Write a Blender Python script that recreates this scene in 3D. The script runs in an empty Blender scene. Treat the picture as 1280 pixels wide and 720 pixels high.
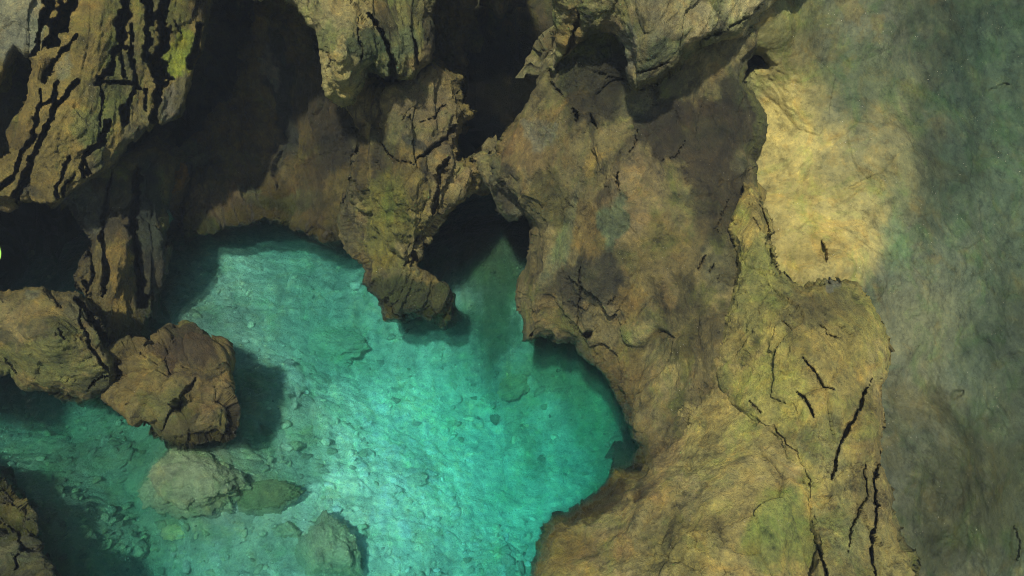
import bpy, math, random
import numpy as np

random.seed(7)
rng = np.random.default_rng(7)
STEP = 1.5                       # spacing of the rock surface samples (1/1280 of the picture width)

# ------------------------------------------------------------------ camera frame
FPX = 1108.0
PITCH = math.radians(38.0)
CAM = np.array([0.0, 0.0, 5.0])
RV = np.array([1.0, 0.0, 0.0])
FV = np.array([0.0, math.cos(PITCH), -math.sin(PITCH)])
UV = np.array([0.0, math.sin(PITCH), math.cos(PITCH)])

def world(px, py, Z):
    """point seen along (px, py) of a 1280x720 survey photo at forward distance Z, in metres"""
    xn = (px - 640.0) / FPX
    yn = (360.0 - py) / FPX
    return CAM + Z[..., None] * (xn[..., None] * RV + yn[..., None] * UV + FV)

def zwater(py, h=0.0):
    yn = (360.0 - py) / FPX
    return (CAM[2] - h) / (math.sin(PITCH) - math.cos(PITCH) * yn)

# ------------------------------------------------------------------ noise
def _hash(ix, iy, iz, seed):
    h = (ix.astype(np.uint32) * np.uint32(374761393) + iy.astype(np.uint32) * np.uint32(668265263)
         + iz.astype(np.uint32) * np.uint32(2147483647) + np.uint32((seed * 974634777) & 0xffffffff))
    h = (h ^ (h >> np.uint32(13))) * np.uint32(1274126177)
    h = (h ^ (h >> np.uint32(15))) * np.uint32(2246822519)
    h = h ^ (h >> np.uint32(16))
    return h.astype(np.float32) * np.float32(1.0 / 4294967296.0)

def vnoise(p, seed=0):
    p = p.astype(np.float32)
    i = np.floor(p).astype(np.int64)
    f = p - i
    u = f * f * f * (f * (f * 6 - 15) + 10)
    x, y, z = i[..., 0], i[..., 1], i[..., 2]
    r = 0
    for dx in (0, 1):
        wx = u[..., 0] if dx else 1 - u[..., 0]
        for dy in (0, 1):
            wy = u[..., 1] if dy else 1 - u[..., 1]
            for dz in (0, 1):
                wz = u[..., 2] if dz else 1 - u[..., 2]
                r = r + wx * wy * wz * _hash(x + dx, y + dy, z + dz, seed)
    return r * 2 - 1

def fbm(p, oct=4, gain=0.5, lac=2.03, seed=0):
    a, s, q = 1.0, 0, p
    t = 0.0
    for k in range(oct):
        s = s + a * vnoise(q, seed + k * 17)
        t += a
        a *= gain
        q = q * lac + 13.7
    return s / t

def ridged(p, oct=4, gain=0.55, lac=2.1, seed=0):
    a, s, q, t = 1.0, 0, p, 0.0
    for k in range(oct):
        n = 1 - np.abs(vnoise(q, seed + k * 31))
        s = s + a * n * n
        t += a
        a *= gain
        q = q * lac + 5.3
    return s / t

def facets(p, seed=0, amp=0.6):
    """broken rock: every cell of a cell pattern is a plane of its own tilt; also the distance to the crack between cells"""
    p = p.astype(np.float32)
    i = np.floor(p).astype(np.int64)
    best = np.full(p.shape[:-1], 9e9, np.float32)
    sec = np.full(p.shape[:-1], 9e9, np.float32)
    val = np.zeros(p.shape[:-1], np.float32)
    for dx in (-1, 0, 1):
        for dy in (-1, 0, 1):
            for dz in (-1, 0, 1):
                cx, cy, cz = i[..., 0] + dx, i[..., 1] + dy, i[..., 2] + dz
                ox = p[..., 0] - (cx + 0.15 + 0.7 * _hash(cx, cy, cz, seed + 1))
                oy = p[..., 1] - (cy + 0.15 + 0.7 * _hash(cx, cy, cz, seed + 2))
                oz = p[..., 2] - (cz + 0.15 + 0.7 * _hash(cx, cy, cz, seed + 3))
                d = ox * ox + oy * oy + oz * oz
                tx = _hash(cx, cy, cz, seed + 4) - .5
                ty = _hash(cx, cy, cz, seed + 5) - .5
                tz = _hash(cx, cy, cz, seed + 6) - .5
                v = 2 * amp * (tx * ox + ty * oy + tz * oz) + (_hash(cx, cy, cz, seed + 7) - .5) * 0.7
                m = d < best
                sec = np.where(m, best, np.minimum(sec, d))
                best = np.where(m, d, best)
                val = np.where(m, v, val)
    return val, np.sqrt(sec) - np.sqrt(best)

def sstep(a, b, x):
    t = np.clip((x - a) / (b - a), 0, 1)
    return t * t * (3 - 2 * t)

# ------------------------------------------------------------------ traced outlines
def poly_sd(X, Y, poly):
    """signed distance to a closed outline, positive inside"""
    P = np.asarray(poly, np.float32)
    Q = np.roll(P, -1, axis=0)
    d = np.full(X.shape, 9e9, np.float32)
    inside = np.zeros(X.shape, bool)
    for (ax, ay), (bx, by) in zip(P, Q):
        ex, ey = bx - ax, by - ay
        wx, wy = X - ax, Y - ay
        t = np.clip((wx * ex + wy * ey) / (ex * ex + ey * ey + 1e-9), 0, 1)
        d = np.minimum(d, (wx - t * ex) ** 2 + (wy - t * ey) ** 2)
        c = ((ay > Y) != (by > Y)) & (X < (bx - ax) * (Y - ay) / (by - ay + 1e-12) + ax)
        inside ^= c
    d = np.sqrt(d)
    return np.where(inside, d, -d)

def line_profile(X, Y, pts, wn=1.0):
    """0..1 inside a groove of varying width, and 0..1 on the plate that laps over it: pts = [(x, y, halfwidth)]"""
    out = np.zeros(X.shape, np.float32)
    dm = np.full(X.shape, 9e9, np.float32)
    side = np.zeros(X.shape, np.float32)
    for (ax, ay, aw), (bx, by, bw) in zip(pts[:-1], pts[1:]):
        ex, ey = bx - ax, by - ay
        wx, wy = X - ax, Y - ay
        t = np.clip((wx * ex + wy * ey) / (ex * ex + ey * ey + 1e-9), 0, 1)
        d = np.sqrt((wx - t * ex) ** 2 + (wy - t * ey) ** 2)
        w = (aw + (bw - aw) * t) * wn
        out = np.maximum(out, 1 - sstep(0.45, 1.1, d / np.maximum(w, .3)))
        m = d < dm
        dm = np.where(m, d, dm)
        side = np.where(m, np.sign(ex * wy - ey * wx) * (1 - abs(2 * t - 1) ** 4), side)
    return out, np.exp(-dm / 22) * (side > 0) * side

def tps(ctrl, X, Y):
    c = np.asarray(ctrl, float)
    x, y, z = c[:, 0] / 400, c[:, 1] / 400, c[:, 2]
    n = len(c)
    if n < 2:
        return np.full(X.shape, z.mean())
    def U(r2):
        return 0.5 * r2 * np.log(r2 + 1e-9)
    K = U((x[:, None] - x) ** 2 + (y[:, None] - y) ** 2) + np.eye(n) * 1e-4
    A = np.zeros((n + 3, n + 3))
    A[:n, :n] = K
    A[:n, n] = 1; A[:n, n + 1] = x; A[:n, n + 2] = y
    A[n:, :n] = A[:n, n:].T
    w = np.linalg.lstsq(A, np.r_[z, 0, 0, 0], rcond=1e-9)[0]
    Xs, Ys = X / 400, Y / 400
    out = w[n] + w[n + 1] * Xs + w[n + 2] * Ys
    for k in range(n):
        out = out + w[k] * U((Xs - x[k]) ** 2 + (Ys - y[k]) ** 2)
    return out

# ------------------------------------------------------------------ materials
def new_mat(name):
    m = bpy.data.materials.new(name)
    m.use_nodes = True
    nt = m.node_tree
    nt.nodes.clear()
    return m, nt

class NT:
    def __init__(s, nt): s.nt = nt
    def n(s, typ, **kw):
        x = s.nt.nodes.new(typ)
        for k, v in kw.items():
            if k.startswith('i_'):
                x.inputs[k[2:].replace('_', ' ')].default_value = v
            else:
                setattr(x, k, v)
        return x
    def l(s, a, b): s.nt.links.new(a, b)
    def ramp(s, src, stops):
        r = s.n('ShaderNodeValToRGB')
        e = r.color_ramp.elements
        while len(e) < len(stops): e.new(0.5)
        for k, (p, c) in enumerate(stops):
            e[k].position = p
            e[k].color = (*c, 1) if len(c) == 3 else c
        s.l(src, r.inputs[0])
        return r.outputs[0]
    def mixc(s, a, b, f, mode='MIX'):
        m = s.n('ShaderNodeMix', data_type='RGBA', blend_type=mode)
        for sock, v in ((m.inputs[0], f), (m.inputs[6], a), (m.inputs[7], b)):
            if isinstance(v, (int, float)): sock.default_value = v
            elif isinstance(v, tuple): sock.default_value = (*v, 1)
            else: s.l(v, sock)
        return m.outputs[2]

def rock_material(name, grain=1.0, wet=0.35, bump=1.0, contrast=1.0, band=True, spec=.3):
    m, nt = new_mat(name)
    g = NT(nt)
    out = g.n('ShaderNodeOutputMaterial')
    b = g.n('ShaderNodeBsdfPrincipled')
    g.l(b.outputs[0], out.inputs[0])
    geo = g.n('ShaderNodeNewGeometry')
    pos = geo.outputs['Position']
    col = g.n('ShaderNodeVertexColor', layer_name='mineral_and_light').outputs[0]
    def noise(sc, det=6, rough=.6, dist=0.0, vec=pos):
        x = g.n('ShaderNodeTexNoise', i_Scale=sc, i_Detail=det, i_Roughness=rough, i_Distortion=dist)
        g.l(vec, x.inputs['Vector'])
        return x
    # stretched coordinates: flow streaks run down the rock
    mp = g.n('ShaderNodeMapping')
    mp.inputs['Rotation'].default_value = (0.35, 0.25, 0.2)
    mp.inputs['Scale'].default_value = (1.0, 1.0, 0.85)
    g.l(pos, mp.inputs['Vector'])
    n1 = noise(1.7 * grain, 10, .7, .1)
    n2 = noise(7.0 * grain, 10, .75, .1)
    n3 = noise(15.0 * grain, 8, .72, .25, mp.outputs[0])
    n4 = noise(46.0 * grain, 6, .8)
    k = contrast
    c = g.mixc(col, g.ramp(n1.outputs[0], [(.28, (1 - .55 * k,) * 3), (.5, (1, 1, 1)), (.72, (1 + .35 * k, 1 + .3 * k, 1 + .2 * k))]), 1.0, 'MULTIPLY')
    c = g.mixc(c, g.ramp(n2.outputs[0], [(.34, (.3, .32, .36)), (.46, (.9, .9, .9)), (.56, (1.1, 1.08, 1.0)), (.68, (1.75, 1.6, 1.3))]), .9 * k, 'MULTIPLY')
    c = g.mixc(c, g.ramp(n3.outputs[0], [(.3, (.5, .52, .55)), (.5, (1, 1, 1)), (.7, (1.35, 1.3, 1.2))]), .7 * k, 'MULTIPLY')
    c = g.mixc(c, g.ramp(n4.outputs[0], [(.32, (.35, .36, .4)), (.46, (1, 1, 1)), (.56, (1.05, 1.05, 1.0)), (.7, (1.6, 1.5, 1.3))]), .75 * k, 'MULTIPLY')
    # green algae film and ochre iron stain in ragged patches
    al = noise(2.6 * grain, 9, .7, .8)
    am = g.ramp(al.outputs[0], [(.5, (0, 0, 0)), (.68, (1, 1, 1))])
    am2 = g.n('ShaderNodeMath', operation='MULTIPLY'); am2.inputs[1].default_value = .45
    g.l(am, am2.inputs[0])
    c = g.mixc(c, (.55, 1.05, .5), am2.outputs[0], 'MULTIPLY')
    och = noise(3.4 * grain, 9, .7, 1.1)
    mp2 = g.n('ShaderNodeVectorMath', operation='ADD'); mp2.inputs[1].default_value = (31, 17, 5)
    g.l(pos, mp2.inputs[0]); g.l(mp2.outputs[0], och.inputs['Vector'])
    om = g.ramp(och.outputs[0], [(.5, (0, 0, 0)), (.66, (1, 1, 1))])
    om2 = g.n('ShaderNodeMath', operation='MULTIPLY'); om2.inputs[1].default_value = .5
    g.l(om, om2.inputs[0])
    c = g.mixc(c, (1.25, .92, .55), om2.outputs[0], 'MULTIPLY')
    # sparse hairline cracks filled with dirt
    wn = noise(4.0 * grain, 6, .75)
    wv = g.n('ShaderNodeVectorMath', operation='MULTIPLY_ADD'); wv.inputs[1].default_value = (.55, .55, .55)
    g.l(wn.outputs['Color'], wv.inputs[0]); g.l(pos, wv.inputs[2])
    ce = g.n('ShaderNodeTexVoronoi', feature='DISTANCE_TO_EDGE', i_Scale=2.3 * grain); g.l(wv.outputs[0], ce.inputs['Vector'])
    e1 = g.ramp(ce.outputs['Distance'], [(.0, (0, 0, 0)), (.022, (1, 1, 1))])
    gate = g.ramp(noise(1.9 * grain, 5).outputs[0], [(.40, (1, 1, 1)), (.50, (0, 0, 0))])
    ee = g.mixc((1, 1, 1), e1, gate)
    c = g.mixc(c, g.ramp(ee, [(0, (.45, .43, .4)), (1, (1, 1, 1))]), .6, 'MULTIPLY')
    # little pale calcite flecks
    v = g.n('ShaderNodeTexVoronoi', i_Scale=34 * grain); g.l(pos, v.inputs['Vector'])
    vm = g.ramp(v.outputs['Distance'], [(.05, (1, 1, 1)), (.13, (0, 0, 0))])
    vg = g.ramp(noise(5 * grain, 3).outputs[0], [(.56, (0, 0, 0)), (.66, (1, 1, 1))])
    vv = g.mixc(vm, vg, 1.0, 'MULTIPLY')
    c = g.mixc(c, (.5, .45, .32), vv)
    sp = g.n('ShaderNodeSeparateXYZ'); g.l(pos, sp.inputs[0])
    zn = g.n('ShaderNodeMath', operation='MULTIPLY_ADD'); g.l(n2.outputs[0], zn.inputs[0]); zn.inputs[1].default_value = -.34; g.l(sp.outputs[2], zn.inputs[2])
    wr = g.n('ShaderNodeMapRange'); g.l(zn.outputs[0], wr.inputs[0]); wr.inputs[1].default_value = -.12; wr.inputs[2].default_value = .05; wr.inputs[3].default_value = 1; wr.inputs[4].default_value = 0
    wband = wr.outputs[0]
    if band: c = g.mixc(c, (.42, .47, .34), wband, 'MULTIPLY')
    g.l(c, b.inputs['Base Color'])
    rr = g.n('ShaderNodeMapRange'); g.l(n2.outputs[0], rr.inputs[0])
    rr.inputs[1].default_value = .3; rr.inputs[2].default_value = .7
    rr.inputs[3].default_value = .95 - wet; rr.inputs[4].default_value = .95
    rw = g.n('ShaderNodeMix', data_type='FLOAT'); g.l(wband, rw.inputs[0]); g.l(rr.outputs[0], rw.inputs[2]); rw.inputs[3].default_value = .3
    g.l(rw.outputs[0], b.inputs['Roughness'])
    b.inputs['Specular IOR Level'].default_value = spec
    # fine relief
    h = None
    for src, w in ((n2.outputs[0], .022), (n3.outputs[0], .012), (ee, .005), (noise(26 * grain, 12, .85, 0).outputs[0], .030), (n4.outputs[0], .012)):
        mu = g.n('ShaderNodeMath', operation='MULTIPLY'); mu.inputs[1].default_value = w
        g.l(src, mu.inputs[0])
        if h is None: h = mu.outputs[0]
        else:
            ad = g.n('ShaderNodeMath', operation='ADD'); g.l(h, ad.inputs[0]); g.l(mu.outputs[0], ad.inputs[1]); h = ad.outputs[0]
    bp = g.n('ShaderNodeBump'); bp.inputs['Strength'].default_value = .9 * bump; bp.inputs['Distance'].default_value = 1.6
    g.l(h, bp.inputs['Height'])
    g.l(bp.outputs[0], b.inputs['Normal'])
    return m

M_rock = rock_material('weathered_limestone', bump=1.25, contrast=1.1)
M_wall = rock_material('smooth_wall_limestone', grain=.9, wet=.0, bump=.5, contrast=.8, band=False, spec=.04)
M_wet = rock_material('wet_cave_rock', grain=1.0, wet=.5, bump=1.3, contrast=1.1)
M_bed = rock_material('pool_bed_stone', grain=1.3, wet=.2, bump=.9, contrast=.8, band=False)

# ------------------------------------------------------------------ mesh building
def make_mesh(name, V, F, col=None, mat=None, smooth=True, origin=None):
    V = np.asarray(V, np.float32)
    if origin is None:
        origin = V.mean(0)
    me = bpy.data.meshes.new(name)
    F = np.asarray(F, np.int32)
    quads = F.shape[1] == 4
    nv, nf, k = len(V), len(F), F.shape[1]
    me.vertices.add(nv)
    me.vertices.foreach_set('co', (V - origin).ravel())
    me.loops.add(nf * k)
    me.loops.foreach_set('vertex_index', F.ravel())
    me.polygons.add(nf)
    me.polygons.foreach_set('loop_start', np.arange(0, nf * k, k, dtype=np.int32))
    me.update(calc_edges=True)
    if smooth:
        me.polygons.foreach_set('use_smooth', np.ones(len(me.polygons), bool))
    if col is not None and len(me.vertices) == nv:
        a = me.color_attributes.new('mineral_and_light', 'FLOAT_COLOR', 'POINT')
        c = np.ones((nv, 4), np.float32); c[:, :3] = col
        a.data.foreach_set('color', c.ravel())
    if mat: me.materials.append(mat)
    o = bpy.data.objects.new(name, me)
    o.location = [float(v) for v in origin]
    bpy.context.scene.collection.objects.link(o)
    return o

def tag(o, label=None, cat=None, group=None, kind=None):
    if label: o['label'] = label
    if cat: o['category'] = cat
    if group: o['group'] = group
    if kind: o['kind'] = kind
    return o

TINT = (.80, .79, .56)
TAN = (.29, .255, .11)
OCHRE = (.30, .21, .07)
OLIVE = (.17, .17, .06)
GREEN = (.14, .19, .05)
LIME = (.26, .32, .05)
GREY = (.24, .25, .19)
PALE = (.42, .40, .27)
DARK = (.085, .08, .05)
BROWN = (.17, .125, .06)
SLATE = (.13, .15, .125)
TEAL = (.075, .15, .13)

def flat_noise(X, Y, s, seed, oct=3):
    return fbm(np.stack([X / s, Y / s, np.zeros_like(X) + seed * 3.1], -1), oct, seed=seed)

def rock(name, poly, depth, mat=M_rock, seed=1, rad=30, rdep=.5, thick=1.2, cracks=(), bumps=(), base=TAN, cols=(),
         step=None, big=.13, mid=.06, fac=.075, fine=.018, ang=0, stretch=2.5, rag=3.0, fsize=.38, strata=0, close=False,
         crackrag=4.0, soft=False, mott=(((.10, .11, .075), .10, .7), ((.13, .15, .045), .14, .7), ((.05, .045, .03), .2, .8), ((.36, .31, .17), .2, .6))):
    step = step or STEP
    P = np.asarray(poly, float)
    x0, y0 = P.min(0) - 12
    x1, y1 = P.max(0) + 12
    nx, ny = int((x1 - x0) / step) + 2, int((y1 - y0) / step) + 2
    X, Y = np.meshgrid(x0 + np.arange(nx) * step, y0 + np.arange(ny) * step)
    # ragged outline
    wx = flat_noise(X, Y, 34, seed + 1, 5) * rag * 2.2
    wy = flat_noise(X, Y, 34, seed + 2, 5) * rag * 2.2
    q2 = np.stack([X / 17 + wx * .1, Y / 17 + wy * .1, np.full_like(X, seed * 1.7)], -1)
    ch, _ = facets(q2, seed + 3)
    ch2, _ = facets(q2 * 2.3, seed + 4)
    sd = poly_sd(X + wx, Y + wy, poly)
    sd = sd + (ch * 4.5 + ch2 * 2.0) * rag / 3
    sd = (sd + np.roll(sd, 1, 0) + np.roll(sd, 1, 1) + np.roll(sd, -1, 0) + np.roll(sd, -1, 1)) / 5
    gx, gy = np.gradient(sd, axis=1) / step, np.gradient(sd, axis=0) / step
    gl = np.sqrt(gx * gx + gy * gy) + 1e-6
    gx, gy = gx / gl, gy / gl
    out = sd < 0
    X2 = np.where(out, X - gx * sd, X)
    Y2 = np.where(out, Y - gy * sd, Y)
    keep = sd > -step * 1.3
    sdc = np.clip(sd, 0, None)
    Z = tps(depth, X2, Y2)
    s = np.clip(sdc / rad, 0, 1)
    Z = Z + rdep * (1 - np.sqrt(np.clip(1 - (1 - s) ** 2, 0, 1)))
    for (bx, by, rx, ry, a, h) in bumps:          # h > 0 swells towards the open side
        a = math.radians(a)
        u = (X2 - bx) * math.cos(a) + (Y2 - by) * math.sin(a)
        v = -(X2 - bx) * math.sin(a) + (Y2 - by) * math.cos(a)
        Z = Z - h * np.exp(-(u / rx) ** 2 - (v / ry) ** 2)
    W = world(X2, Y2, Z)
    dx = np.gradient(W, axis=1); dy = np.gradient(W, axis=0)
    N = np.cross(dy, dx)
    N /= np.linalg.norm(N, axis=-1, keepdims=True) + 1e-9
    Vd = W - CAM; Vd /= np.linalg.norm(Vd, axis=-1, keepdims=True)
    N = np.where(((N * Vd).sum(-1) > 0)[..., None], -N, N)
    D = N * (.6 * sstep(-.45, .5, s))[..., None] - Vd * .4
    # flow-aligned coordinates in metres
    a = math.radians(ang)
    q = W - CAM
    cu, cv, cz = q @ RV, q @ UV, q @ FV
    su = cu * math.cos(a) + cv * math.sin(a)
    sv = -cu * math.sin(a) + cv * math.cos(a)
    p = np.stack([su, sv / stretch, cz], -1).astype(np.float32)
    pw = p + .12 * np.stack([vnoise(p * 2.2, seed + 91), vnoise(p * 2.2, seed + 92), vnoise(p * 2.2, seed + 93)], -1)
    h = big * fbm(p * 1.4, 3, seed=seed)
    h = h + mid * .55 * (ridged(pw * 3.2, 5, seed=seed + 3) - .55) * 2 + mid * .8 * fbm(pw * 4.1, 5, gain=.6, seed=seed + 33)
    f1, e1 = facets(pw / fsize, seed + 7)
    f2, e2 = facets(pw / (fsize * .36), seed + 8)
    f3, e3 = facets(pw * np.array([1, stretch * .8, 1]) / (fsize * .15), seed + 18)
    rgh = sstep(-.35, .3, vnoise(p * 1.9, seed + 71)) * .8 + .2
    h = h + fac * 1.15 * f1 + (fac * .6 * f2 + (fac * .16 + .008) * f3) * rgh
    h = h - (fac * .16) * (1 - sstep(0, .09, e2)) * rgh
    h = h - fac * .35 * (1 - sstep(.0, .10, e1)) * sstep(-.1, .3, vnoise(p * 2.5, seed + 70))
    h = h + fine * 1.5 * fbm(pw * np.array([14, 14 * stretch * .7, 14]), 4, gain=.7, seed=seed + 9) 
    if strata:
        t = su * 7 + 1.6 * fbm(p * 1.8, 3, seed=seed + 12)
        ft = t - np.floor(t)
        h = h + strata * (np.minimum(ft * 1.0, (1 - ft) * 6) - .5)
    h = h * sstep(-.2, .6, s * .9 + .25)
    W = W + D * h[..., None]
    cw = flat_noise(X2, Y2, 15, seed + 5, 4) * crackrag + ch * 2.2
    cw2 = flat_noise(X2, Y2, 15, seed + 6, 4) * crackrag + ch2 * 2.2
    cr = np.zeros_like(h)
    wn = .35 + 1.3 * np.clip(.5 + .9 * flat_noise(X2, Y2, 9, seed + 15, 3), 0, 1)
    for pts, dep in cracks:
        if dep < .6:
            pts = [(a_, b_, c_ * .85) for a_, b_, c_ in pts]
            pts = [(pts[0][0], pts[0][1], pts[0][2] * .25)] + pts[1:-1] + [(pts[-1][0], pts[-1][1], pts[-1][2] * .25)]
            if len(pts) == 2:
                pts.insert(1, ((pts[0][0] + pts[1][0]) / 2, (pts[0][1] + pts[1][1]) / 2, max(pts[0][2], pts[1][2]) * 4))
            dep = dep * .6
        f_, sc_ = line_profile(X2 + cw, Y2 + cw2, pts, wn)
        cr = np.maximum(cr, dep * f_)
        cr = cr - min(.05, dep * .12) * sc_ * (f_ < .1)
    W = W + Vd * cr[..., None]
    # mineral colours: stains, growth, and on some rocks painted shade
    C = np.empty(W.shape, np.float32); C[:] = base
    # broad natural mottling: grey, olive and near-black mineral skins
    for k_, (c_, th, st_) in enumerate(mott):
        m = sstep(th, th + .12, fbm(p * 1.5 + 9.1 * k_, 6, gain=.62, seed=seed + 300 + k_) + .1 * f2) * st_
        C = C * (1 - m[..., None]) + np.array(c_, np.float32) * m[..., None]
    lb = sum(base)
    fw = .55 * fbm(pw * 5.5, 6, gain=.68, seed=seed + 61) + .12 * f2
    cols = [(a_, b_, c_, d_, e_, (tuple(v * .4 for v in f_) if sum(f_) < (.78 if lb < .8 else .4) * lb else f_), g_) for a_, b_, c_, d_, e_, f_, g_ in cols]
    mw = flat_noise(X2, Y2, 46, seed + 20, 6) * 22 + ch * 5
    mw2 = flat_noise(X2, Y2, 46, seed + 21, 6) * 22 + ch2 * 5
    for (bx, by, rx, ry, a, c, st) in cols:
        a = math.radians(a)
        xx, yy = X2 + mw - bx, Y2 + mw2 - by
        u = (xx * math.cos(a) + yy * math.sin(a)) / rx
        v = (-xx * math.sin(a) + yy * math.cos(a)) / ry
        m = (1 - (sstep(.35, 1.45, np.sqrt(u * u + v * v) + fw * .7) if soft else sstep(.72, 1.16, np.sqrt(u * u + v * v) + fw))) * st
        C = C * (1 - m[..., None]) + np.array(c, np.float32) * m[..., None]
    # faces
    idx = np.arange(nx * ny).reshape(ny, nx)
    k4 = keep[:-1, :-1] & keep[1:, :-1] & keep[1:, 1:] & keep[:-1, 1:]
    k4 &= (sd[:-1, :-1] > 0) | (sd[1:, :-1] > 0) | (sd[1:, 1:] > 0) | (sd[:-1, 1:] > 0)
    F = np.stack([idx[:-1, :-1][k4], idx[1:, :-1][k4], idx[1:, 1:][k4], idx[:-1, 1:][k4]], -1)
    used = np.unique(F)
    remap = np.full(nx * ny, -1); remap[used] = np.arange(len(used))
    F = remap[F]
    V = W.reshape(-1, 3)[used]; Cc = C.reshape(-1, 3)[used]
    GX = gx.reshape(-1)[used]; GY = gy.reshape(-1)[used]; Zf = Z.reshape(-1)[used]
    # boundary skirt going back into the rock
    n = len(V)
    E = np.concatenate([F[:, [0, 1]], F[:, [1, 2]], F[:, [2, 3]], F[:, [3, 0]]])
    key = np.sort(E, 1); kk = key[:, 0].astype(np.int64) * n + key[:, 1]
    _, inv, cnt = np.unique(kk, return_inverse=True, return_counts=True)
    B = E[cnt[inv] == 1]
    bv = np.unique(B)
    bm = np.full(n, -1); bm[bv] = np.arange(len(bv))
    Vs, Cs, Fs = [V], [Cc], [F]
    prev = bv
    Vb = V[bv]; ray = (Vb - CAM); rl = np.linalg.norm(ray, axis=1, keepdims=True); ray = ray / rl
    inward = GX[bv][:, None] * RV - GY[bv][:, None] * UV
    rings = 9
    off = n
    for r in range(1, rings + 1):
        t = r / rings
        q = Vb + ray * (thick * t ** 1.3)
        q = q + inward * (.32 * rad / 180 * t + (.25 * t * t))
        if close:
            q = q + (Vb.mean(0) + ray.mean(0) * thick * t - q) * (.65 * t ** 2)
        nn = np.stack([vnoise(q * 3.1, seed + 40), vnoise(q * 3.1, seed + 41), vnoise(q * 3.1, seed + 42)], -1) * .10
        n2 = np.stack([vnoise(q * 9, seed + 43), vnoise(q * 9, seed + 44), vnoise(q * 9, seed + 45)], -1) * .035
        q = q + (nn + n2) * min(1, t * 3) * (1 if r > 1 else .3)
        Vs.append(q); Cs.append(Cc[bv])
        cur = np.arange(off, off + len(bv))
        a_, b_ = bm[B[:, 0]], bm[B[:, 1]]
        pa = prev[a_]; pb = prev[b_]
        Fs.append(np.stack([pb, pa, cur[a_], cur[b_]], -1))
        prev = cur; off += len(bv)
    Fall = np.concatenate(Fs)
    if close:      # rounded back
        cen = Vs[-1].mean(0) + ray.mean(0) * .1
        Vs.append(cen[None]); Cs.append(Cc[:1])
        Fall = np.concatenate([Fall, np.stack([prev[b_], prev[a_], np.full(len(a_), off), np.full(len(a_), off)], -1)])
    return make_mesh(name, np.concatenate(Vs), Fall, np.concatenate(Cs) * np.array(TINT), mat, smooth=False)

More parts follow.
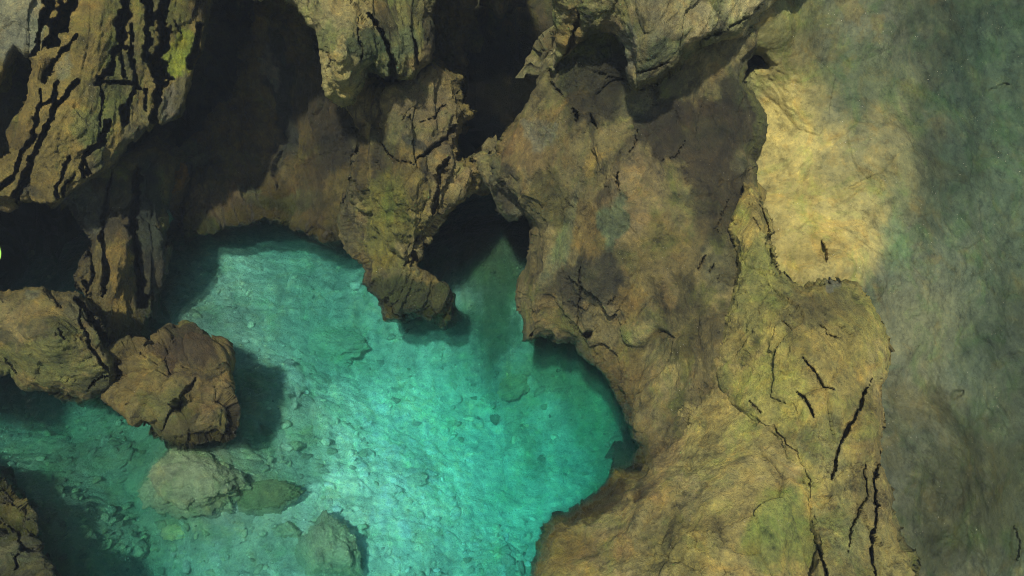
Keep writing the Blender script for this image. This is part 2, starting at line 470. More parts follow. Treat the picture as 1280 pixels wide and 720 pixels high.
# ------------------------------------------------------------------ the rock masses
# tall slabbed wall at the left, split by deep upright fissures
A = rock('slabbed_rock_wall',
    [(-700,-700),(380,-700),(330,-100),(300,-40),(285,-14),(270,0),(262,22),(256,60),(243,82),(238,105),(232,132),(214,150),(203,157),(196,150),(190,160),(184,164),(160,184),(143,206),
     (128,216),(110,228),(92,240),(76,253),(64,264),(55,254),(28,252),(0,255),(-22,252),(-28,228),(-20,205),(0,203),(12,192),(20,160),(33,118),(41,76),(18,61),(2,100),(-3,112),(-14,80),(-60,40),(-300,30),(-700,40)],
    [(0,0,7.0),(200,0,7.3),(100,120,7.0),(180,160,7.4),(0,240,6.9),(60,240,7.0),(260,0,7.6),(150,-250,6.9),(-600,-600,5),(300,-600,6.4),(-600,30,5.4)],
    seed=3, rad=10, rdep=0.17, thick=.6, big=.07, mid=.04, fac=.06, fsize=.34, ang=-8, stretch=3.2, rag=2.2,
    base=(.255,.205,.075),
    cracks=[
     ([(72,-40,7),(62,0,5),(52,30,5),(45,55,4),(36,72,3)], 1.0),
     ([(108,-60,12),(95,-10,10),(82,10,9),(75,30,11),(66,48,9),(54,55,5)], 1.2),
     ([(165,-60,8),(158,0,6),(156,25,7),(152,45,6),(154,55,7)], 1.2),
     ([(154,55,4),(143,70,4),(139,88,5),(130,97,3),(118,101,1.5)], 1.0),
     ([(185,-60,6),(183,0,5),(188,20,5),(186,45,5),(184,70,5)], 1.2),
     ([(205,-60,9),(202,0,7),(204,25,6.5),(207,45,6),(203,62,6)], 1.2),
     ([(203,62,7),(196,80,12),(203,95,13),(212,96,9)], 1.2),
     ([(96,40,1.6),(84,56,2.6),(70,74,3),(60,88,3),(54,102,3)], .8),
     ([(166,30,2.2),(166,60,2.4),(169,90,2.4),(170,104,2)], .8),
     ([(152,60,1.8),(154,80,2.2),(156,98,2)], .8),
     ([(118,102,2),(150,104,2.4),(170,108,3.2),(178,110,2.6)], .7),
     ([(94,100,2.4),(84,115,3),(70,130,4),(62,150,4),(52,172,3.5),(42,195,3.4),(34,215,4),(24,235,4.6),(18,255,5)], 1.0),
     ([(70,100,1.8),(68,122,2.6),(52,130,2)], .7),
     ([(48,112,1.6),(50,130,2),(42,150,3.6),(38,175,4),(26,190,2.6),(18,215,3),(-2,238,2.6)], .9),
     ([(137,152,3.6),(132,170,4.5),(122,182,5),(110,192,3.6),(104,200,3),(112,216,4)], 1.0),
     ([(105,197,2),(103,212,2.6),(106,222,2)], .8),
     ([(126,102,1.2),(130,130,1.6),(128,158,1.2)], .6),
     ([(168,108,2.6),(162,130,3),(154,140,3),(158,152,4),(162,138,3)], .8),
     ([(183,110,1.4),(182,140,1.6)], .6),
     ([(200,108,5),(198,125,5),(190,146,5)], 1.0),
     ([(250,30,3),(244,60,5),(240,84,4)], .8),
     ([(86,196,1.2),(76,220,1.8),(68,232,1.6),(72,246,1.6)], .6),
     ([(80,245,1.6),(82,228,1.8),(92,218,1.2)], .6),
     ([(214,20,1),(226,38,1.2),(231,44,1.6)], .4),
    ],
    bumps=[(100,40,40,40,0,.12),(110,160,60,40,20,.10),(22,10,26,30,0,.15),(48,85,10,18,15,.12)],
    cols=[(16,25,42,48,0,(.27,.29,.25),.95),(110,160,22,30,0,(.16,.2,.08),.6),(222,70,18,20,0,LIME,.9),(84,80,14,12,0,GREY,.7),(118,72,16,24,0,(.34,.26,.1),.6),
          (146,106,10,7,0,GREEN,.8),(110,168,9,8,0,GREEN,.7),(216,125,10,30,0,(.2,.19,.16),.9),(35,235,16,12,0,SLATE,.7),(20,170,26,16,0,BROWN,.5),(175,40,12,60,0,(.24,.2,.07),.5)])
XL = rock('unseen_sun_blocker', [(-900,-300),(-420,-200),(-380,0),(-380,160),(-390,270),(-480,340),(-900,370)],
    [(-300,0,5.2),(-320,400,5.0),(-850,0,3.5),(-850,400,3.3)], step=5, seed=17, rad=35, rdep=0.35, thick=2.0, base=(.2,.17,.07))  # added out of view to keep sun from the hole at the left
tag(XL, 'unseen rock added beyond the slabbed wall to block the sun', 'rock wall')
tag(A, 'tall olive rock wall split into upright slabs by black fissures', 'rock wall')

B = rock('rock_rib',
    [(60,225),(132,200),(165,185),(200,165),(222,190),(216,230),(206,262),(212,300),(206,340),(196,385),(186,430),(150,448),(128,420),(118,385),(104,368),(98,340),(112,300),(96,270)],
    [(100,260,7.6),(160,300,7.7),(150,430,7.45),(200,250,8.1),(196,380,7.9),(100,380,7.4)],
    seed=11, rad=15, rdep=0.28, thick=.6, big=.1, mid=.06, fac=.09, ang=-10, stretch=3, rag=4, base=(.15,.13,.055),
    cracks=[([(140,215,3),(130,260,5),(128,300,4),(136,340,4),(128,372,4)], .5),([(172,210,5),(166,280,6),(172,330,6),(178,380,6)], .6),
            ([(110,300,3),(118,340,3),(108,372,3)], .4),([(100,345,5),(112,362,5)], .4)],
    bumps=[(148,340,12,45,8,.2)],
    cols=[(190,270,24,80,0,(.06,.1,.08),.9),(148,345,16,60,0,(.26,.19,.06),.8),(110,260,24,40,0,SLATE,.6)])
tag(B, 'narrow dim rock rib hanging in the shadow behind the slabbed wall', 'rock rib')

C = rock('flat_topped_rock_ledge',
    [(-60,366),(0,362),(22,360),(46,357),(72,362),(90,365),(105,373),(112,384),(124,400),(132,418),(143,432),(149,446),(146,465),(140,482),(128,498),(104,500),(78,493),(52,490),(34,489),(22,482),(12,468),(-4,464),(-50,455),(-70,410)],
    [(0,370,6.5),(100,375,6.6),(140,440,6.55),(60,490,6.75),(0,460,6.7),(-60,400,6.2),(60,430,6.3)],
    seed=21, rad=15, rdep=0.28, thick=.9, big=.06, mid=.035, fac=.05, ang=60, stretch=1.8, rag=3, base=(.25,.215,.09),
    cracks=[([(96,372,2),(108,388,4),(120,404,4.5),(132,424,4),(142,440,3)], .6),([(100,380,1),(98,398,2),(108,416,2.4),(118,438,2.4),(126,452,3),(134,462,3),(140,470,2)], .35),
            ([(112,484,1.6),(124,476,2.4),(138,472,2.2)], .4),([(54,360,1),(70,372,1.6),(80,384,1)], .25),([(74,412,1.2),(84,424,1.6)], .2),([(0,444,1),(20,470,1.6)], .2)],
    bumps=[(50,430,60,40,0,.1)],
    cols=[(60,450,60,22,5,(.17,.2,.08),.8),(120,480,30,14,0,(.15,.19,.08),.8),(40,360,14,8,0,GREY,.8),(20,390,40,20,0,(.3,.25,.13),.6),(110,400,12,20,20,BROWN,.6),(104,440,24,20,0,(.28,.24,.1),.5)])
tag(C, 'flat olive rock ledge jutting from the dark hole over the pool', 'rock ledge')

D = rock('boulder',
    [(134,452),(140,434),(164,430),(185,424),(205,412),(228,403),(240,410),(252,420),(263,424),(264,431),(285,440),(286,456),(278,464),(281,474),(290,494),(300,514),(298,530),(292,546),(281,552),(270,548),(250,556),(232,564),(214,562),(200,553),(186,536),(164,522),(136,508),(122,496),(128,474)],
    [(150,450,6.85),(230,408,7.1),(290,460,6.95),(295,530,6.6),(220,560,6.5),(150,500,6.7),(220,480,6.6)],
    seed=31, rad=18, rdep=0.32, thick=.8, big=.03, mid=.03, fac=.26, fsize=.62, ang=-30, stretch=1.2, rag=3.2, base=(.20,.165,.07), close=True,
    cracks=[([(196,540,1),(208,522,2.4),(222,502,2.6),(236,488,2.8),(240,478,1.5)], .25),([(220,430,1.4),(206,448,1.6),(214,466,1.6),(236,470,1.4)], .12),([(262,490,1),(276,502,1.6),(284,512,1)], .12)],
    bumps=[(250,450,24,16,0,.1),(255,520,30,14,-30,.12)],
    cols=[(225,455,36,24,0,(.13,.1,.07),.85),(240,535,60,18,-25,(.25,.21,.1),.8),(272,500,16,20,0,(.32,.25,.13),.6),(190,470,20,14,0,(.2,.2,.08),.5),(246,430,8,5,0,(.3,.25,.22),.8),(210,520,40,26,0,(.17,.17,.08),.6)])
tag(D, 'brown craggy boulder wedged at the end of the olive ledge', 'boulder')

E = rock('broken_rock_bank',
    [(-130,560),(-60,585),(-10,590),(8,598),(22,614),(40,636),(48,662),(52,685),(70,712),(80,760),(90,880),(-150,880)],
    [(0,600,6.25),(40,650,6.0),(60,720,5.65),(-120,600,6.2),(-120,860,5.0),(60,860,5.0)],
    seed=41, rad=14, rdep=0.21, thick=.8, big=.08, mid=.04, fac=.16, fsize=.26, ang=30, stretch=1.2, rag=4, base=(.15,.16,.09),
    cracks=[([(0,650,1.4),(20,662,2),(30,690,2.4),(60,700,2)], .2),([(6,620,1),(30,640,1.6)], .15),([(20,720,2),(30,690,2)], .2)],
    cols=[(20,620,20,14,0,(.2,.17,.08),.7),(10,690,20,24,0,GREY,.6),(40,700,16,14,0,SLATE,.7)])
tag(E, 'grey broken rock bank at the bottom left waterline', 'rock bank')

# shadowed back wall with the low arch over the water
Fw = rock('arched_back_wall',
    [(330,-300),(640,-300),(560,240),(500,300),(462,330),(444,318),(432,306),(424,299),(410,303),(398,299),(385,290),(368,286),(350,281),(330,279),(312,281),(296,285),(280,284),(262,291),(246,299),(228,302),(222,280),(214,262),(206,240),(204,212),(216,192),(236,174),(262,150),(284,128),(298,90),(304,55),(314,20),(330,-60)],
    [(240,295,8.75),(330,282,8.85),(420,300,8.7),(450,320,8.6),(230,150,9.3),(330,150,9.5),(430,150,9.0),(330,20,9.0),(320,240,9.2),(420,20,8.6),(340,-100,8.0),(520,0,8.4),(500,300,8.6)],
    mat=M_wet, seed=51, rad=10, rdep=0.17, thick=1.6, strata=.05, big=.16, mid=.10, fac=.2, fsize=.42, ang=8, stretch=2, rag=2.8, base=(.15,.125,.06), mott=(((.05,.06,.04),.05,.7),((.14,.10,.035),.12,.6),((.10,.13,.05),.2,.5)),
    cracks=[([(228,205,3),(240,212,4),(236,235,4),(228,260,5),(226,285,4)], .3),([(232,220,2),(260,208,2.6),(290,204,2)], .2),([(208,200,3),(212,240,4)], .4),([(346,190,8),(344,230,8)], .18)],
    bumps=[(380,180,26,60,10,.18),(300,60,30,30,0,.15),(280,245,50,24,-5,.12),(215,215,10,26,5,.2)],
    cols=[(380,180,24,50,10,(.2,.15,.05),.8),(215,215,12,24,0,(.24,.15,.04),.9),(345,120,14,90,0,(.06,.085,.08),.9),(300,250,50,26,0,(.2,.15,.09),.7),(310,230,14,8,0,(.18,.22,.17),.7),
          (425,170,34,80,0,(.09,.09,.06),.9),(360,250,50,16,0,(.1,.14,.07),.6),(242,195,14,20,0,(.12,.16,.12),.6),(340,85,7,20,-5,(.3,.3,.3),.6),(440,250,30,50,0,(.14,.13,.05),.6),(320,30,20,14,0,(.22,.16,.06),.7),(400,150,36,130,0,(.09,.08,.04),.7)])  # dark blobs at the right paint shade over the sunlit strip
BR = rock('unseen_shade_brow', [(90,-420),(420,-420),(400,-160),(350,-105),(260,-96),(190,-100),(110,-130)], [(100,-200,6.1),(400,-200,6.3),(250,-100,6.3),(250,-400,5.7)],
    step=4, seed=57, rad=20, rdep=.3, thick=.5, base=(.2,.17,.08))  # added out of view to shade the upper back wall
tag(BR, 'unseen rock brow added above the slabbed wall to shade the back wall', 'rock brow')
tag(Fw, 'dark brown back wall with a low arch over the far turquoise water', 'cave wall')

# hanging rock at the top centre
G = rock('hanging_rock',
    [(290,-700),(700,-700),(620,-260),(570,-100),(548,-20),(544,0),(545,40),(544,66),(538,80),(526,86),(518,98),(508,103),(496,101),(485,99),(476,96),(466,88),(461,92),(459,104),(448,122),(442,130),(430,137),(414,131),(406,120),(404,96),(399,80),(397,56),(392,40),(384,28),(372,14),(352,4),(330,-4),(300,-100)],
    [(400,0,6.3),(430,130,6.5),(500,100,6.6),(540,40,6.9),(430,60,6.1),(340,-100,6.0),(600,-200,6.0),(300,-650,5.2),(680,-650,5.2)],
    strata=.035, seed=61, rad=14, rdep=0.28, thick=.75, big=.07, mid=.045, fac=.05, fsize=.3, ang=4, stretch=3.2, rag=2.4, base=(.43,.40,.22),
    cracks=[([(460,20,1.6),(474,40,2),(484,56,3),(488,74,4),(490,94,5)], .6),([(512,30,1),(520,56,2.6),(522,80,2.6)], .4),([(400,60,1.4),(412,70,1.4),(408,90,1.2)], .12),([(446,20,1.4),(452,60,1.6),(450,84,1)], .2)],
    bumps=[(428,80,18,50,0,.18),(500,60,14,36,0,.14),(464,60,16,24,0,.06)],
    cols=[(425,100,18,34,0,(.42,.36,.17),.8),(464,56,22,24,0,(.10,.2,.11),.85),(500,70,16,34,0,(.16,.21,.12),.8),(412,40,12,26,0,(.2,.25,.11),.7),(450,8,22,14,0,(.33,.27,.12),.6),(520,16,24,20,0,(.22,.2,.11),.6),(530,70,10,16,0,(.25,.19,.09),.7)])
tag(G, 'pale green hanging rock with blunt tips above the dark back wall', 'stalactite')

H = rock('hanging_rock_curtain',
    [(440,100),(455,92),(470,98),(500,104),(524,86),(540,70),(548,78),(562,92),(576,100),(574,118),(582,126),(588,140),(580,150),(580,164),(572,176),(574,192),(590,200),(603,208),(616,204),(612,218),(602,230),(590,244),(576,252),(562,262),(554,276),(546,290),(538,302),(530,304),(528,318),(522,326),(536,338),(548,352),(562,362),(568,376),(574,392),(570,406),(556,410),(544,404),(524,398),(506,400),(488,402),(480,390),(476,378),(466,362),(452,348),(452,334),(446,326),(436,312),(428,302),(424,292),(424,268),(432,250),(438,220),(446,190),(446,160),(440,140),(432,120)],
    [(450,120,7.2),(500,110,7.0),(560,110,7.3),(600,215,7.6),(535,295,7.3),(430,290,8.0),(480,380,7.6),(560,395,7.85),(500,240,7.0),(500,395,7.75)],
    strata=.05, seed=71, rad=17, rdep=0.32, thick=1.0, big=.1, mid=.06, fac=.10, fsize=.34, ang=-14, stretch=2.6, rag=4, base=(.235,.195,.075),
    cracks=[([(560,196,3),(552,214,5),(548,235,5),(544,262,4),(536,280,3)], .5),([(520,200,2),(540,190,3),(560,170,4),(574,152,3)], .35),([(478,180,1.2),(494,200,2),(520,206,2)], .15),
            ([(524,300,3),(520,320,5),(532,338,3)], .5),([(500,336,1.5),(522,322,2)], .2),([(500,150,1),(512,140,1.8),(520,160,1.4)], .15),([(530,150,1),(548,146,2),(560,130,1.6)], .2),([(572,376,2),(566,392,3)], .4)],
    bumps=[(520,150,36,34,30,.12),(525,250,22,44,0,.16),(470,300,26,50,0,.1),(590,214,22,12,-30,.1)],
    cols=[(530,140,46,50,0,(.22,.185,.12),.8),(480,280,36,60,0,(.17,.18,.05),.85),(500,370,40,22,0,(.13,.16,.05),.85),(510,376,60,26,0,(.10,.14,.04),.9),(530,260,16,40,0,(.26,.22,.07),.7),(524,186,14,10,0,(.08,.12,.14),.7),
          (555,355,16,22,0,(.12,.11,.06),.8),(590,216,22,10,-30,(.32,.25,.15),.8),(440,200,20,60,0,(.12,.1,.05),.6)])
tag(H, 'craggy olive rock curtain hanging down to the water at the centre', 'rock curtain')

# dark recess to the right of the curtain: a smaller lobe and the ledge under water
I = rock('small_hanging_lobe',
    [(590,196),(625,190),(650,215),(668,240),(668,262),(655,268),(650,275),(636,273),(624,266),(616,248),(604,232)],
    [(610,200,7.4),(655,265,7.4),(625,262,7.5)], seed=81, rad=10, rdep=0.17, thick=.6, big=.04, mid=.04, fac=.05, fsize=.3, ang=-20, stretch=2, rag=2, base=(.2,.2,.13))
tag(I, 'small grey green rock lobe hanging over the black recess', 'rock lobe')

# the big mass on the right of the pool
J = rock('rock_buttress',
    [(690,-700),(1100,-700),(985,0),(960,50),(935,80),(930,100),(944,120),(956,140),(957,172),(948,196),(946,230),(960,300),(1000,420),(1000,560),(880,600),(800,590),(760,590),(784,578),(796,560),(786,540),(774,510),(758,480),(742,456),(724,440),(716,424),(705,427),(690,428),(676,420),(664,426),(652,424),(651,400),(646,364),(654,340),(660,312),(662,285),(655,264),(640,250),(626,236),(615,224),(616,200),(624,178),(640,155),(660,128),(674,96),(688,76),(694,40)],
    [(650,420,7.3),(640,200,7.1),(690,60,6.9),(740,90,6.62),(700,-600,6.0),(1000,-600,6.4),(730,440,7.2),(790,560,6.45),(800,300,6.55),(900,420,6.1),(980,500,6.1),(940,230,6.9),(850,120,6.8),(720,250,6.7),(860,0,6.8),(770,420,6.9)],
    seed=101, rad=21, rdep=0.39, thick=1.6, big=.12, mid=.055, fac=.07, fsize=.42, ang=-22, stretch=1.5, rag=3, base=(.215,.19,.10),
    cracks=[([(716,150,3),(722,140,3),(716,136,2)], .3),([(738,140,2.5),(740,152,3.4),(746,158,2)], .35),([(728,330,1),(727,350,2),(722,372,1.6),(724,410,1.4)], .2),([(768,370,1.2),(760,380,1)], .1),
            ([(880,322,1.6),(876,332,2),(872,340,2)], .3),([(892,330,1.2),(886,344,1.6)], .25),([(798,160,1.4),(792,178,2),(786,196,1.4)], .2),([(774,214,2),(770,228,3),(776,236,2)], .25),
            ([(826,200,1),(846,196,1.6),(858,176,1.2)], .15),([(736,412,6),(738,420,5)], .5),([(684,423,5),(694,424,4)], .35),([(662,421,4),(668,417,3)], .3),([(690,70,2),(684,100,3),(700,120,2)], .15),([(910,250,1),(890,290,1.5),(900,300,1)], .1)],
    bumps=[(735,355,46,50,0,.22),(665,380,16,44,0,.14),(660,220,30,50,20,.12),(795,220,34,60,-10,.14),(745,190,8,24,-10,.16),(770,120,46,30,0,-.1),(880,260,40,60,10,.06)],
    cols=[(745,105,48,55,10,(.10,.1,.065),.92),(830,150,36,26,0,(.11,.095,.07),.8),(880,170,70,60,0,(.11,.09,.06),.9),(900,250,40,60,0,(.13,.11,.065),.8),(735,350,48,46,0,(.125,.125,.085),.92),(725,280,40,40,0,(.24,.18,.07),.7),(700,290,14,70,20,(.15,.19,.13),.7),  # the blob below the overhanging slab paints in its cast shadow
          (655,190,32,36,0,(.25,.18,.09),.7),(680,250,26,44,0,(.15,.17,.06),.7),(745,195,8,26,0,(.36,.27,.1),.9),(790,240,36,60,0,(.29,.235,.14),.8),(830,330,50,50,0,(.2,.16,.07),.6),(840,370,26,34,0,(.12,.12,.06),.7),(860,420,50,40,0,(.14,.12,.06),.6),
          (770,480,34,60,-20,(.19,.15,.06),.8),(770,275,12,34,0,(.12,.18,.12),.8),(830,360,10,30,0,(.34,.27,.14),.5),(676,160,12,24,30,(.2,.22,.2),.6),(790,380,20,20,0,(.28,.2,.07),.6)])
tag(J, 'great tan and grey rock buttress right of the pool with dark stained hollows', 'rock buttress')

K = rock('rock_shore',
    [(900,400),(860,420),(822,428),(806,430),(801,440),(812,452),(818,462),(814,474),(826,490),(832,506),(832,534),(842,546),(822,566),(804,580),(796,586),(766,584),(758,602),(738,620),(716,638),(700,642),(684,652),(676,680),(664,720),(640,800),(620,880),(1100,880),(1080,700),(1060,560),(1040,500),(1000,430)],
    [(810,440,6.75),(830,540,6.35),(760,590,6.33),(690,650,6.0),(668,720,5.62),(640,860,5.1),(900,430,6.0),(950,560,5.65),(850,700,5.2),(1050,500,5.95),(1060,700,5.45),(1080,860,5.1),(900,860,4.7)],
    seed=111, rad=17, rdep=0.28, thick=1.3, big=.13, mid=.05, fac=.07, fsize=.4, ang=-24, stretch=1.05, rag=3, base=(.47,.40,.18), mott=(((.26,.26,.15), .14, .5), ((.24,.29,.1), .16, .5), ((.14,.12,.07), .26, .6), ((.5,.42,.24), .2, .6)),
    cracks=[([(812,478,3),(822,486,3)], .25),([(838,538,2),(834,548,3)], .4),([(802,618,6),(796,634,4)], .1),([(846,490,1),(850,510,1.4)], .12)],
    bumps=[(850,470,16,60,-5,.08),(960,640,60,60,0,.1),(760,640,60,30,-20,.06),(810,470,8,30,-10,.1)],
    cols=[(975,660,42,60,10,(.27,.34,.10),.7),(900,560,60,50,0,(0.39,0.36,0.15),.6),(740,625,60,20,-30,(.17,.13,.06),.85),(810,610,14,26,0,(.13,.115,.06),.8),(860,460,34,44,0,(.17,.14,.08),.7),(740,690,60,24,-10,(.35,.27,.14),.7),
          (830,590,12,70,20,(.36,.28,.15),.7),(930,430,36,30,0,(.3,.26,.1),.7),(820,450,10,18,0,(.38,.33,.22),.8),(860,690,50,40,0,(0.375,0.352,0.135),.6)])
tag(K, 'sunlit tan rock shore sloping up from the lower right waterline', 'rock shore')

L = rock('rock_pillar',
    [(928,226),(938,228),(946,240),(954,256),(964,276),(966,300),(970,322),(982,342),(996,354),(1012,360),(1030,354),(1052,349),(1070,353),(1084,364),(1092,382),(1098,398),(1110,412),(1116,436),(1112,460),(1100,486),(1104,520),(1102,556),(1110,592),(1112,636),(1122,672),(1146,720),(1170,800),(1200,880),(1010,880),(1012,760),(1016,700),(1010,640),(1000,600),(970,560),(930,520),(900,490),(892,440),(906,380),(922,340),(916,310),(914,280),(924,250)],
    [(935,240,6.5),(940,300,6.2),(960,360,5.95),(1080,370,6.05),(1105,440,5.95),(1000,430,5.65),(920,470,5.95),(1010,600,5.45),(1105,600,5.55),(1050,500,5.5),(1060,700,5.15),(1150,720,5.4),(1180,870,4.9),(1020,870,4.75)],
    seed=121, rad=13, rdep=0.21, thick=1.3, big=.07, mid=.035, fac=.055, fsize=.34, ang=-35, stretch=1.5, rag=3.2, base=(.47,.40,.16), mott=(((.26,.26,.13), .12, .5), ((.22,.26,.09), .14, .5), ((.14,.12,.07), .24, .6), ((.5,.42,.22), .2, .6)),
    cracks=[([(952,256,1.5),(960,280,3),(962,306,3.5),(968,326,4),(980,344,3)], .3),([(1030,352,4),(1046,350,4)], .25),([(964,534,1.4),(974,546,4),(984,560,2.6),(992,566,4.5),(1000,584,3),(1010,600,4),(1014,622,2)], .5),
            ([(992,490,1.6),(1004,500,2.4),(1014,516,3),(1018,522,2)], .3),([(1094,472,1.5),(1082,488,3),(1074,510,2.2),(1062,530,3),(1050,560,2.6),(1042,590,2),(1040,600,1)], .45),
            ([(1104,560,2.5),(1096,582,2),(1094,610,2.6),(1094,650,3),(1092,690,2.6),(1092,730,2)], .45),([(1082,580,2),(1086,620,2),(1066,660,3),(1060,690,3)], .2),([(1026,402,1.2),(1042,414,2),(1060,420,1.8)], .15),
            ([(1002,440,1.2),(1014,462,2),(1030,482,2.4),(1042,488,1.6)], .2),([(938,500,2),(950,516,2)], .25),([(1014,670,3),(1026,700,4),(1034,730,4)], .3),([(974,402,1),(990,412,1.6)], .12),([(940,270,1),(952,290,1)], .1)],
    bumps=[(1010,430,70,40,15,.12),(945,280,14,40,0,.1),(1080,560,14,50,10,.08)],
    cols=[(1010,382,64,24,0,(.20,.185,.085),.75),(960,500,50,40,0,(0.39,0.375,0.135),.7),(1040,430,50,30,15,(0.45,0.36,0.135),.6),(1085,600,24,60,0,(0.3,0.24,0.112),.7),(1030,560,26,50,0,(.26,.25,.14),.7),(1050,660,30,50,-20,(0.285,0.3,0.15),.7),
          (945,260,14,34,0,(.34,.28,.11),.8),(965,390,40,30,0,(0.3,0.285,0.12),.6),(1040,358,16,5,0,(.28,.32,.36),.7),(930,440,22,40,0,(.34,.28,.11),.6)])
tag(L, 'tall fissured tan rock pillar standing against the smooth right wall', 'rock pillar')

M = rock('overhanging_rock_slab',
    [(640,-700),(1300,-700),(1040,-60),(1004,-10),(968,6),(946,20),(930,44),(905,50),(886,56),(866,62),(852,80),(836,90),(812,104),(800,110),(790,112),(784,98),(780,74),(776,54),(766,42),(748,42),(734,46),(720,56),(708,66),(698,78),(692,90),(686,84),(692,60),(694,30),(693,0)],
    [(700,0,6.2),(700,70,6.6),(790,105,6.1),(770,40,6.1),(900,50,6.3),(960,0,6.6),(830,20,5.8),(800,-200,5.4),(1100,-200,6.2),(700,-650,5.0),(1250,-650,5.8)],
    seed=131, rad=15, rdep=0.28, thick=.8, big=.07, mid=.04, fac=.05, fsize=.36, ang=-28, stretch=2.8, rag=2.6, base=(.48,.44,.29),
    cracks=[([(726,10,2),(722,30,3),(716,50,4),(706,66,4)], .4),([(870,60,1),(920,30,1.6),(960,8,2)], .2),([(790,95,2),(810,88,3),(836,78,3)], .2)],
    bumps=[(810,50,24,50,10,.14),(740,20,20,24,0,.05),(880,30,30,20,-30,.08)],
    cols=[(840,10,46,30,0,(.4,.36,.23),.7),(800,70,26,40,0,(.3,.31,.2),.7),(830,70,34,14,-25,(.17,.24,.13),.7),(715,40,16,36,0,(.25,.18,.08),.8),(900,40,40,14,-25,(.22,.24,.12),.7),(770,20,30,24,0,(.36,.29,.17),.7),(786,60,8,30,0,(.3,.3,.3),.6)])
tag(M, 'pale overhanging rock slab jutting down at the top over a black cleft', 'rock overhang')

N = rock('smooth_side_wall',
    [(880,-300),(1900,-300),(1900,960),(1040,960),(960,700),(930,400),(905,230),(912,130),(918,98),(940,86),(957,82),(952,74),(932,70),(926,62),(938,52),(930,46),(900,20)],
    [(930,100,7.5),(950,50,7.1),(940,200,7.7),(1000,330,7.0),(1060,200,7.45),(1150,450,7.2),(1150,650,6.8),(1100,50,7.5),(1280,100,8.1),(1280,400,7.7),(1280,680,7.3),(1600,100,9.6),(1600,700,8.6),(960,330,7.1),(1000,-250,7.2),(1850,-200,11.5),(1850,900,10),(1050,330,6.95)],
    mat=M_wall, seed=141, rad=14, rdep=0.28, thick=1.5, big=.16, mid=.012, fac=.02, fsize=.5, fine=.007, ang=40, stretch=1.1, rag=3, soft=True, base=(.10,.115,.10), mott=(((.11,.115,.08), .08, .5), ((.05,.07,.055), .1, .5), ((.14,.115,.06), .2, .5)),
    cracks=[([(1028,296,4),(1032,312,6),(1034,324,4)], .25),([(1206,488,6),(1196,498,7)], .1),([(1054,238,1.5),(1100,218,3)], .06),([(1270,660,8),(1275,700,10)], .15),([(1240,110,4),(1262,104,3)], .08)],
    bumps=[(1040,330,60,40,0,.1),(1120,220,50,70,20,.08),(1000,130,30,60,10,.08),(1180,560,70,60,0,.1)],
    cols=[(985,200,66,190,-8,(.33,.285,.14),.95),(1035,310,66,70,0,(.34,.29,.14),.85),(1080,250,60,80,30,(.3,.27,.14),.6),(1100,170,90,34,-45,(.2,.19,.12),.6),(1180,230,60,60,0,(.08,.1,.08),.6),(1260,110,120,190,0,(.03,.075,.075),.92),(1300,420,130,420,0,(.07,.105,.088),.8),(1120,300,20,60,0,(.1,.16,.12),.6),(1160,420,50,70,0,(.14,.15,.11),.7),  # dark blobs towards the right paint the weaker light there
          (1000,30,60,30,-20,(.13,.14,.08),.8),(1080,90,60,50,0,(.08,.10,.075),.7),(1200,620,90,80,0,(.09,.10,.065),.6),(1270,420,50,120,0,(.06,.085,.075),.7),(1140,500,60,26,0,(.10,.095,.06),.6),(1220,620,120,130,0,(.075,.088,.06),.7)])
tag(N, 'broad smooth side wall turning from tan to blue green at the right', 'cave wall')

# rock shell of the cave round the back, sides and roof
S = rock('cave_chamber', [(-1500,-1700),(2900,-1700),(2900,1500),(-1500,1500)],
    [(640,0,12.5),(600,250,11.5),(300,100,11),(0,300,9.5),(640,-500,9),(640,-1600,4.2),(-1400,0,3.2),(-1400,-1500,3),(2800,0,4),(2800,-1500,3.4),(-1400,1400,3),(2800,1400,3.6),(600,600,10),(600,1400,7),(1300,400,11.5),(1300,-500,9)],
    mat=M_wet, step=9, seed=151, rad=42, rdep=0.21, thick=.8, big=.7, mid=.3, fac=.35, fsize=1.2, fine=.05, base=(.09,.085,.06))
tag(S, 'dark back wall and roof of the cave behind all the hanging rocks', 'cave wall')
tag(S, kind='structure')

# stumps of stalactite deep in the dark cleft
for k, (x, y, w, h, Zs, lab) in enumerate([(575, 20, 17, 62, 9.0, 'dim thick stalactite deep inside the black cleft, left of the other'),
                                      (627, -6, 11, 30, 8.6, 'short lit stalactite tip deep inside the black cleft, right of the other')]):
    o = rock('stalactite', [(x-w*1.3, y-150), (x+w*1.3, y-150), (x+w, y), (x+w*.7, y+h*.6), (x+w*.25, y+h), (x-w*.3, y+h*.95), (x-w*.8, y+h*.5), (x-w, y)],
        [(x, y-100, Zs-.1), (x, y, Zs), (x, y+h, Zs)], seed=160+k, rad=w*.9, rdep=.18, thick=.3, big=.03, mid=.03, fac=.03, fsize=.2, rag=2, base=(.17,.15,.09))
    tag(o, lab, 'stalactite', 'stalactites in the dark cleft')

